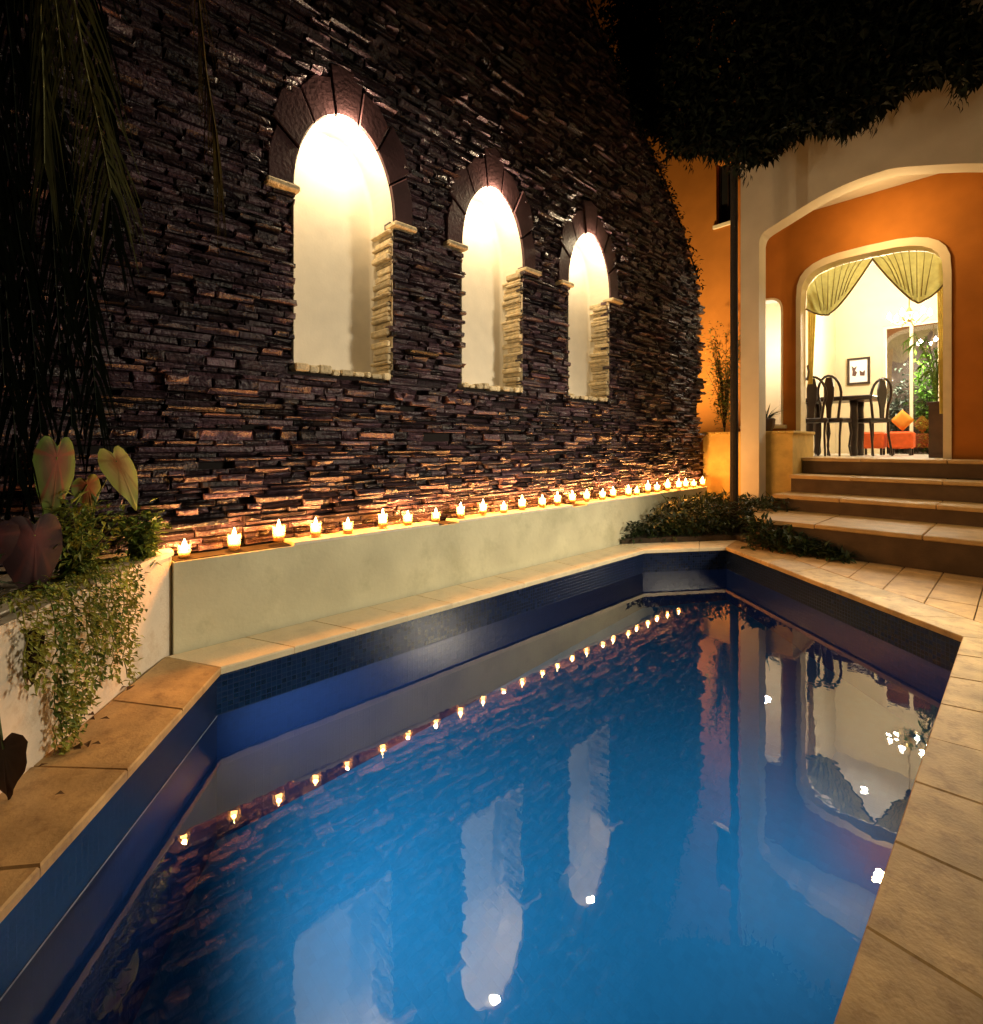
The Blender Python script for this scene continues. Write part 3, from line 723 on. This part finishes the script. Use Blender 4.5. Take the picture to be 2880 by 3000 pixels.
# porch wall with doorway and arched window
def basket(xl, xr, zb, zs, zt, m=14, p=3.2, skew=0):
    c = (xl + xr) / 2; h = (xr - xl) / 2
    pts = [(xl, zb)]
    for i in range(m + 1):
        t = math.pi * i / m; cx, sx = math.cos(t), math.sin(t)
        pts.append((c - h * math.copysign(abs(cx) ** (2 / p), cx), zs + (zt - zs) * abs(sx) ** (2 / p)))
    return pts + [(xr, zb)]
door = basket(-2.90, -.90, FZ - .3, 4.10, 4.75); win = basket(-3.90, -3.22, 1.78, 3.90, 4.24)
mb = MB(); mb.prism([(-9, -.05), (2.6, -.05), (2.6, 9.3), (-3.6, 9.3), (-3.6, 14), (-9, 14)], 10.72, 10.96, 'y', holes=[door, win, [(-4.48, 6.0), (-4.10, 6.0), (-4.10, 7.3), (-4.48, 7.3)]])
part('porch_wall', mb, m_orange, house)
def ring(inner, outer, y0, y1):
    mb = MB(); m = len(inner); k = mb.add([(p[0], y0, p[1]) for p in inner] + [(p[0], y0, p[1]) for p in outer] + [(p[0], y1, p[1]) for p in inner] + [(p[0], y1, p[1]) for p in outer], [])
    for i in range(m - 1):
        for a, b in ((0, m), (m, 3 * m), (3 * m, 2 * m), (2 * m, 0)): mb.f.append((k + a + i, k + a + i + 1, k + b + i + 1, k + b + i))
    return mb
d_in = basket(-2.895, -.905, FZ, 4.08, 4.70); d_out = basket(-2.975, -.805, FZ, 4.10, 4.83)
part('door_trim', ring(d_in, d_out, 10.675, 10.98), m_trim, house)
w_in = basket(-3.88, -3.24, 1.80, 3.89, 4.22); w_out = basket(-3.91, -3.205, 1.77, 3.90, 4.26)
part('window_trim', ring(w_in, w_out, 10.70, 10.98), m_trim, house)
mb = MB(); mb.bbox(-3.98, -3.14, 10.63, 10.98, 1.70, 1.77, .01); part('window_sill', mb, m_trim, house)
mb = MB(); mb.box(-4.53, -4.05, 10.66, 10.95, 5.93, 5.995); up = part('upper_window', mb, m_trim, house)
mb = MB(); mb.box(-4.48, -4.10, 10.90, 10.93, 6.0, 7.3); part('dark_pane', mb, m_black, up)
mb = MB(); mb.box(-4.485, -4.445, 10.86, 10.90, 6.0, 7.3); mb.box(-4.135, -4.095, 10.86, 10.90, 6.0, 7.3); mb.box(-4.31, -4.28, 10.86, 10.90, 6.0, 7.3); part('window_frame', mb, m_dark, up)
# rooms
mb = MB(); mb.box(-5, 1.3, 15.0, 15.12, .9, 5.7); bw = None
mb = MB(); mb.prism([(-5, .9), (1.3, .9), (1.3, 5.7), (-5, 5.7)], 15.0, 15.12, 'y', holes=[[(-2.34, FZ - .002), (-1.30, FZ - .002), (-1.30, 4.2), (-2.34, 4.2)]]); part('room_back_wall', mb, m_room, house)
mb = MB(); mb.box(-5.1, -3.30, 13.0, 14.995, FZ, 5.7); part('room_side_wall', mb, m_room, house)
mb = MB(); mb.box(-5.15, -5.0, 10.97, 13.0, .9, 5.7); part('room_end_wall', mb, m_room, house)
mb = MB(); mb.box(1.3, 1.45, 10.97, 15.1, .9, 5.7); part('room_end_wall', mb, m_room, house)
mb = MB(); mb.box(-5.2, 1.45, 10.97, 15.12, 5.7, 5.8); part('room_ceiling', mb, m_ceil, house)
mb = MB(); mb.box(-3.5, 2.6, 9.43, 10.71, 5.72, 5.85); part('porch_ceiling', mb, m_white, house)
# floor tiles of the room
y = 11.06
while y < 15:
    x = -3.3
    while x < 1.2:
        mb = MB(); mb.box(x, x + .496, y, y + .496, FZ - .02, FZ); part('floor_tile', mb, m_floor, bpy.data.objects['house_floor']); x += .5
    y += .5
# glass door at the back
gd = MB(); 
for (a, b, c_, d_) in ((-2.34, -2.28, FZ, 4.2), (-1.36, -1.30, FZ, 4.2), (-2.28, -1.36, 4.14, 4.2), (-1.85, -1.79, FZ, 4.14)): gd.box(a, b, 15.02, 15.08, c_, d_)
gf = part('glass_door', gd, m_trim, house)
mb = MB(); mb.box(-2.28, -1.85, 15.045, 15.052, FZ, 4.14); part('door_pane', mb, m_pane, gf)
mb = MB(); mb.box(-1.79, -1.36, 15.045, 15.052, FZ, 4.14); part('door_pane', mb, m_pane, gf)

# curtains: two swags and two tails
def swag(xa, za, xm, zm, xb, zb, topf, seed, mat, y0=11.02):
    """xa,za apex where the swags meet; xm,zm lowest point; xb,zb outer end"""
    rs = random.Random(seed); mb = MB(); NU, NV = 72, 14; low = []
    def fold(x, z): a = math.atan2(x - xm, z - zm + .12); return .048 * math.sin(a * 13 + 2.1 * math.sin(a * 4 + seed)) * min(1, math.hypot(x - xm, z - zm + .12) / .3)
    for i in range(NU + 1):
        u = i / NU; x = xa + (xb - xa) * u; um = (xm - xa) / (xb - xa)
        if u < um: zl = zm + (za - zm) * (1 - u / um) ** 1.25
        else: zl = zm + (zb - zm) * ((u - um) / (1 - um)) ** 1.7
        low.append((x, zl))
    for i in range(NU + 1):
        for j in range(NV + 1):
            v = j / NV; x, zl = low[i]; zt = max(topf(x), zl + .01); z = zt + (zl - zt) * v; xx = x + (xm - x) * .28 * v * (1 - i / NU) * 0
            mb.v.append((xx, y0 + fold(xx, z) * (.5 + .5 * v) - .05 * v, z))
    for i in range(NU):
        for j in range(NV): a = i * (NV + 1) + j; mb.f.append((a, a + NV + 1, a + NV + 2, a + 1))
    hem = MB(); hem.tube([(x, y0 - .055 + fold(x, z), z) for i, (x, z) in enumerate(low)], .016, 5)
    shade_lines = MB()
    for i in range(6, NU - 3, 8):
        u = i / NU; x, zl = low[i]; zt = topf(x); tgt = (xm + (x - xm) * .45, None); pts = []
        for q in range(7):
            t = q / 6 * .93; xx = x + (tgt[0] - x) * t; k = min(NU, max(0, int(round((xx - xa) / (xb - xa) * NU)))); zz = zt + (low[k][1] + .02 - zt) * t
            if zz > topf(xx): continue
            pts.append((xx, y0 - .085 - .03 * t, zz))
        if len(pts) > 2: shade_lines.tube(pts, [.004 + .006 * j / len(pts) for j in range(len(pts))], 5)
    return mb, hem, shade_lines
def topz(x): 
    c, h = -1.9, .995; q = min(1, abs((x - c) / h)); return 4.08 + .62 * (1 - q ** 3.2) ** (1 / 3.2) - .004
cl = thing('curtain', (-2.4, 11.02, 1.2), 'left olive swag curtain with a gold tail in the porch doorway', 'curtain', 'swag curtains in the doorway')
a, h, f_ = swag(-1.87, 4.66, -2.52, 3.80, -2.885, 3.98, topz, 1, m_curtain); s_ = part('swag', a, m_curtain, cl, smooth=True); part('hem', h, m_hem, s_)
part('fold', f_, m_fold_shade, s_)  # dark tubes laid on the swag as painted fold shade
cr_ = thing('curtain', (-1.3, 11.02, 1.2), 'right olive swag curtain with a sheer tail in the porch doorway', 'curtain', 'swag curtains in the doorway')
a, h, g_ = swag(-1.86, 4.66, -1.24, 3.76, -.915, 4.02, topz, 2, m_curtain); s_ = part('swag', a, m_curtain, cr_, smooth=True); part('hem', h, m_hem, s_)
part('fold', g_, m_fold_shade, s_)  # same painted shade lines on the right swag
def tail(x0, x1, x2, x3, z0, z1, y0=11.07):
    mb = MB(); N = 16
    for j in range(15):
        t = j / 14; a = x0 + (x2 - x0) * t ** .8; b = x1 + (x3 - x1) * t ** .8; z = z0 + (z1 - z0) * t
        for i in range(N + 1): u = i / N; mb.v.append((a + (b - a) * u, y0 + .03 * math.sin(u * 22 + t), z))
    for j in range(14):
        for i in range(N): k = j * (N + 1) + i; mb.f.append((k, k + 1, k + N + 2, k + N + 1))
    return mb
part('tail', tail(-2.885, -2.72, -2.885, -2.80, 4.25, 2.55), m_gold, cl, smooth=True)
part('tail', tail(-1.02, -.915, -.985, -.915, 4.35, 1.9), m_gold, cr_, smooth=True)
mb = MB(); mb.tube([(-2.87, 11.0, 2.9), (-2.83, 10.93, 2.78), (-2.87, 11.0, 2.62)], .02, 6); part('tie_back', mb, m_hem, cl)

# picture on the back wall
pic = thing('picture', (-2.81, 14.96, 3.19), 'small dark framed picture with a white mat on the room wall', 'picture')
mb = MB()
for q in ((-3.04, -2.58, 2.86, 2.91), (-3.04, -2.58, 3.46, 3.51), (-3.04, -2.99, 2.91, 3.46), (-2.63, -2.58, 2.91, 3.46)): mb.box(q[0], q[1], 14.94, 14.985, q[2], q[3])
part('picture_frame', mb, m_dark, pic)
mb = MB(); mb.box(-2.99, -2.63, 14.965, 14.98, 2.91, 3.46); part('mat_board', mb, m_paper, pic)
mb = MB(); mb.prism([(-2.94, 3.08), (-2.87, 3.06), (-2.84, 3.16), (-2.88, 3.2), (-2.84, 3.31), (-2.9, 3.27), (-2.95, 3.32), (-2.93, 3.18)], 14.955, 14.964, 'y'); mb.prism([(-2.78, 3.07), (-2.69, 3.06), (-2.68, 3.2), (-2.73, 3.15), (-2.79, 3.2)], 14.955, 14.964, 'y'); part('print', mb, m_print, pic)

# dining table and chairs
tab = thing('dining_table', (-2.7, 12.5, FZ), 'dark wood dining table inside the house', 'table')
mb = MB(); mb.bbox(-3.32, -2.06, 12.1, 12.95, 2.28, 2.37, .015); part('tabletop', mb, m_dark, tab)
for (x, y) in ((-2.38, 12.25), (-2.38, 12.82), (-3.15, 12.25), (-3.15, 12.82)):
    mb = MB(); mb.lathe((x, y, FZ), [(.05, 0), (.07, .06), (.06, .2), (.075, .6), (.06, .95), (.075, 1.11)], 10); part('leg', mb, m_dark, tab, smooth=True)
def chair(cx, cy, rot, top, label, w=.46):
    t = thing('dining_chair', (cx, cy, FZ), label, 'chair', 'dining chairs'); ca, sa = math.cos(rot), math.sin(rot)
    def T(p): return (cx + p[0] * ca - p[1] * sa, cy + p[0] * sa + p[1] * ca, FZ + p[2])
    def TB(mb): mb.v = [T(p) for p in mb.v]; return mb
    H = top - FZ; sh = .72; h2 = w / 2
    mb = MB(); mb.bbox(-h2, h2, -.22, .22, sh - .06, sh + .03, .02); part('seat', TB(mb), m_dark, t)
    for sx in (-1, 1):
        mb = MB(); mb.tube([(sx * (h2 - .03), .19, sh - .05), (sx * (h2 - .01), .21, .45), (sx * (h2 - .04), .19, .2), (sx * (h2 - .01), .22, 0)], [.026, .024, .017, .02], 7); part('leg', TB(mb), m_dark, t)
        mb = MB(); mb.tube([(sx * (h2 - .04), -.19, sh - .05), (sx * (h2 - .05), -.21, .4), (sx * (h2 - .03), -.27, 0)], [.024, .02, .018], 7); part('leg', TB(mb), m_dark, t)
    n_ = 15; pts = []
    for i in range(n_):
        a = math.pi * (i / (n_ - 1) * 1.36 - .18); pts.append((-math.cos(a) * h2 * .92, -.23 - .05 * math.sin(a), sh + .02 + (H - sh) * .58 + math.sin(a) * (H - sh) * .42))
    pts = [(-h2 * .62, -.20, sh)] + pts + [(h2 * .62, -.20, sh)]
    mb = MB(); mb.tube(pts, .024, 7); part('back_frame', TB(mb), m_dark, t)
    mb = MB(); zz = sh + .02; hh = H - sh
    mb.prism([(-.035, zz), (.035, zz), (.045, zz + hh * .25), (.085, zz + hh * .5), (.09, zz + hh * .72), (.05, zz + hh * .96), (-.05, zz + hh * .96), (-.09, zz + hh * .72), (-.085, zz + hh * .5), (-.045, zz + hh * .25)], -.265, -.235, 'y'); part('back_splat', TB(mb), m_dark, t)
    return t
chair(-2.92, 11.62, .12, 2.70, 'dark balloon back dining chair nearest the left swag curtain', .50)
chair(-2.62, 11.85, -.15, 2.72, 'dark balloon back dining chair overlapping the one nearest the left curtain', .44)
chair(-2.13, 12.45, .9, 2.66, 'dark balloon back dining chair at the table end below the picture', .46)

# stools and cushion
for (x0, x1, lab) in ((-2.50, -2.08, 'square orange upholstered stool behind the dining chair'), (-2.02, -1.60, 'square orange upholstered stool holding the amber cushion')):
    t = thing('stool', ((x0 + x1) / 2, 13.6, FZ), lab, 'stool', 'orange stools')
    mb = MB(); mb.bbox(x0, x1, 13.4, 13.82, FZ + .14, FZ + .50, .04); part('seat', mb, m_red, t)
    for sx in (x0 + .05, x1 - .05):
        for sy in (13.45, 13.77): mb = MB(); mb.box(sx - .02, sx + .02, sy - .02, sy + .02, FZ, FZ + .15); part('leg', mb, m_dark, t)
mb = MB(); N = 10
for sd in (-1, 1):                                        # plump square cushion balanced on a corner
    k = mb.add([(-1.79 + ((i / N - .5) - (j / N - .5)) * .20, 13.58 + sd * .07 * (max(0, (1 - (2 * i / N - 1) ** 4) * (1 - (2 * j / N - 1) ** 4)) ** .6), FZ + .505 + (i / N + j / N) * .23) for i in range(N + 1) for j in range(N + 1)], [])
    for i in range(N):
        for j in range(N): q = k + i * (N + 1) + j; mb.f.append((q, q + 1, q + N + 2, q + N + 1))
tag(part('cushion', mb, m_cushion, smooth=True), 'amber cushion standing on its corner on an orange stool', 'cushion')

# tall planter with palm leaves by the door
tp_ = thing('floor_planter', (-1.06, 11.5, FZ), 'tall dark brown floor planter with a leafy palm just inside the doorway', 'planter')
mb = MB(); mb.prism([(-1.15, 11.38), (-.95, 11.38), (-.95, 11.6), (-1.15, 11.6)], FZ, FZ + .90, 'z'); mb.bbox(-1.17, -.93, 11.36, 11.62, FZ + .9, FZ + .96, .01); part('pot', mb, m_pot, tp_)
for i in range(9):
    a = R(2.0, 5.0); rr = R(.15, .38); h = R(.55, 1.35); b = (-1.05, 11.49, FZ + .93)
    pts = [b, (b[0] + math.cos(a) * rr * .3, b[1] + math.sin(a) * rr * .2, b[2] + h * .6), (b[0] + math.cos(a) * rr * .8, b[1] + math.sin(a) * rr * .4, b[2] + h * .95), (b[0] + math.cos(a) * rr * 1.2, b[1] + math.sin(a) * rr * .5, b[2] + h * .85)]
    part('palm_leaf', frond(pts, .20, 16, m_garden, 70 + i, droop=.6, w=.022), m_garden, tp_)

# chandelier and ceiling lights
ch = thing('chandelier', (-1.62, 13.1, 3.9), 'bright many bulbed chandelier hanging in the room', 'chandelier')
mb = MB(); mb.tube([(-1.62, 13.1, 5.7), (-1.62, 13.1, 4.0)], .012, 6); mb.lathe((-1.62, 13.1, 3.86), [(.01, 0), (.05, .05), (.03, .12), (.06, .2), (.015, .3)], 10); part('stem', mb, m_brass, ch)
for i in range(6):
    a = i * math.pi / 3 + .3; px_, py_ = -1.62 + .32 * math.cos(a), 13.1 + .32 * math.sin(a)
    mb = MB(); mb.tube([(-1.62, 13.1, 3.95), (-1.62 + .18 * math.cos(a), 13.1 + .18 * math.sin(a), 3.82), (px_, py_, 3.95)], .012, 5); part('arm', mb, m_brass, ch)
    mb = MB(); mb.lathe((px_, py_, 3.96), [(.015, 0), (.034, .03), (.036, .07), (.012, .12), (.002, .14)], 8); part('bulb', mb, m_bulb2, ch)
    lamp('chandelier_light', 'POINT', (px_, py_, 4.02), 58, (1, .90, .70), .04)
for (x, y) in ((-2.45, 13.6), (-2.3, 11.9)):
    t = thing('ceiling_light', (x, y, 5.66), 'small round ceiling light ' + ('deep in the room' if y > 13 else 'near the doorway'), 'ceiling light', 'room ceiling lights')
    mb = MB(); mb.lathe((x, y, 5.668), [(.09, 0), (.10, .01), (.10, .031)], 14); part('housing', mb, m_ceil, t)
    mb = MB(); mb.lathe((x, y, 5.655), [(.05, 0), (.07, .006), (.07, .012)], 14); part('bulb', mb, m_bulb2, t)
    lamp('ceiling_light_lamp', 'POINT', (x, y, 5.58), 80, (1, .88, .66), .05)

# garden behind the glass door
for (x, y, s, mt, lab) in ((-2.2, 16.0, (.3, .25, 2.3), m_grey, 'grey green tall shrub outside the glass door'), (-1.62, 15.9, (.32, .25, 2.5), m_garden, 'bright green shrub outside the glass door')):
    bush('garden_shrub', (x, y, FZ - .1), s, 900, .14, mt, lab, 'shrub', 14)
bw_ = MB(); bw_.box(-4, 1, 16.9, 17.0, -.05, 4.5); tag(part('boundary_wall', bw_, m_pot), 'dark boundary wall behind the shrubs outside the glass door', 'wall')

# ------------------------------------------------------------------ yellow planter left of the steps, shrub and pots
yp = thing('planter', (-3.45, 9.9, .0), 'yellow plastered planter box beside the arch column and steps', 'planter')
mb = MB(); mb.box(-4.20, -3.40, 9.46, 10.70, -.05, 1.575); mb.box(-3.40, -2.695, 9.49, 10.70, .3, 1.575); part('planter_wall', mb, m_yplant, yp)
x = -4.22
while x < -2.72:
    mb = MB(); mb.bbox(x, x + .115, 9.44 if x < -3.5 else 9.46, 10.70, 1.576, 1.625, .008); part('rim_tile', mb, m_yplant, yp); x += .12
bush('porch_shrub', (-4.0, 9.95, 1.62), (.42, .33, 2.3), 1900, .075, m_shrub, 'tall twiggy shrub glowing amber against the orange wall', 'shrub', 26, mat2=m_leaf)
t = thing('flower_pot', (-3.3, 10.2, 1.625), 'dark pot with a small spiky plant on the yellow planter under the arched window', 'pot')
mb = MB(); mb.lathe((-3.33, 10.2, 1.625), [(.09, 0), (.14, .12), (.15, .24), (.12, .26)], 12); part('pot', mb, m_pot, t)
mb = MB()
for i in range(40): a = R(0, 6.28); mb.leaf((-3.33, 10.2, 1.86), (math.cos(a), math.sin(a), R(.3, 2)), (0, 0, 1), R(.15, .4), .03)
part('foliage', mb, m_bed, t)

# ground cover in the far bed
gc = MB()
for i in range(4200):
    x, y = R(-3.9, -2.2), R(6.75, 9.0)
    if outside_coping(x, y) < .02 and x > -2.9: continue
    if (x + 3.8) * .8 + (7.0 - y) * 1.1 > .65 and y < 7.2 and x > -3.5: pass
    e1, e2 = Vector(OUTER[5]), Vector(OUTER[6]); ed = e2 - e1; nr = Vector((ed.y, -ed.x)).normalized()
    if (Vector((x, y)) - e1).dot(nr) < .03: continue
    if x > -2.42 and y > 7.3: continue
    h = .07 + R(.02, .46) * (1 if y > 7.2 else .75)
    gc.leaf((x, y, h), (R(-1, 1), R(-1.2, .6), R(-.2, 1)), (R(-.4, .4), R(-.4, .4), 1), R(.07, .17), R(.025, .06))
for i in range(900):
    t = R(0, 1); e = e2.lerp(e1, t) + nr * R(.02, .30)
    gc.leaf((e.x, e.y, .05 + R(0, .22)), (R(-.6, 1), R(-1.2, .3), R(-.5, .7)), (R(-.4, .4), R(-.4, .4), 1), R(.06, .14), R(.025, .055))
for i in range(900):
    x = R(-2.6, -1.45); y = R(7.1, 7.37); k = (-1.35 - x) / 1.2
    gc.leaf((x, y, R(.0, .42) * k), (R(-1, 1), R(-1.2, .3), R(-.3, 1)), (R(-.4, .4), R(-.4, .4), 1), R(.07, .16), R(.025, .06))
o = part('ground_cover', gc, m_bed, kind='stuff')

# slender tree in the far bed, its crown hiding the top of the house
tree = thing('shade_tree', (-3.03, 7.9, .07), 'slender straight tree with a broad black crown hanging over the arch', 'tree')
mb = MB(); mb.tube([(-3.035, 7.9, .0), (-3.03, 7.9, 2), (-3.035, 7.9, 4), (-3.03, 7.9, 6.4)], [.062, .055, .053, .05], 10); part('trunk', mb, m_bark, tree)
mb = MB()
for (x, y, z) in ((-4.4, 8.0, 7.6), (-1.6, 7.9, 7.4), (-.5, 7.7, 7.0), (-2.4, 8.4, 8.2), (-3.4, 7.6, 8.2)): mb.tube([(-3.03, 7.9, 6.0), ((-3.03 + x) / 2, 7.9, 6.5), (x, y, z)], [.045, .035, .015], 6)
part('limbs', mb, m_bark, tree)
lf = MB(); rs = random.Random(5)
def cr_bottom(x):       # underside of the crown with an uneven fringe
    if x < -3.9: return 6.35 + (-3.9 - x) * 1.0
    if x < -3.0: return 5.85 + (-3.0 - x) * .45
    return 5.72 + .12 * math.sin(x * 5) + .05 * math.sin(x * 17)
for i in range(30000):
    x = rs.uniform(-5.2, .15); y = rs.uniform(7.45, 8.75); z0 = cr_bottom(x) + (y - 8.0) * .5
    z = z0 + rs.random() ** 1.4 * (3.9 if x > -4.4 else 3.4)
    if x > -.35 - .25 * math.sin(z * 3): continue
    if y > 9.0: continue
    lf.leaf((x, y, z), (rs.uniform(-1, 1), rs.uniform(-1, .6), rs.uniform(-1.3, .5)), (rs.uniform(-.5, .5), rs.uniform(-.8, .2), 1), rs.uniform(.10, .22), rs.uniform(.05, .11))
for i in range(26):     # trailing tufts along the fringe
    x = rs.uniform(-4.0, -.4); y = rs.uniform(7.5, 8.3); z = cr_bottom(x) + (y - 8.0) * .5; L = rs.uniform(.06, .30)
    for k in range(14): lf.leaf((x + rs.gauss(0, .03), y + rs.gauss(0, .03), z - L * rs.random()), (rs.uniform(-.5, .5), rs.uniform(-.5, .5), -1), (1, 0, .3), rs.uniform(.07, .14), .03)
part('crown', lf, m_leafdark, tree)
# a few leafy sprays breaking the sloping edge of the stone wall
iv = thing('creeper', (-4.2, 7.2, 6.0), 'dark creeper along the sloping far edge of the stone wall', 'creeper'); mb = MB(); st = MB()
pts = [(WX + .01, y, wtop(y)) for y in (5.3, 5.8, 6.3, 6.8, 7.3, 7.8, 8.3, 8.7, 9.05)]; st.tube(pts, .014, 5)
for i in range(1500):
    y = R(5.2, 9.1); z = wtop(y) + random.gauss(-.02, .13)
    mb.leaf((WX + R(-.25, .06), y + R(-.05, .1), z), (R(-.4, 1), R(-1, 1), R(-1, .8)), (R(-.3, .3), R(-.3, .3), 1), R(.05, .12), R(.03, .06))
part('stems', st, m_bark, iv); part('foliage', mb, m_leafdark, iv)
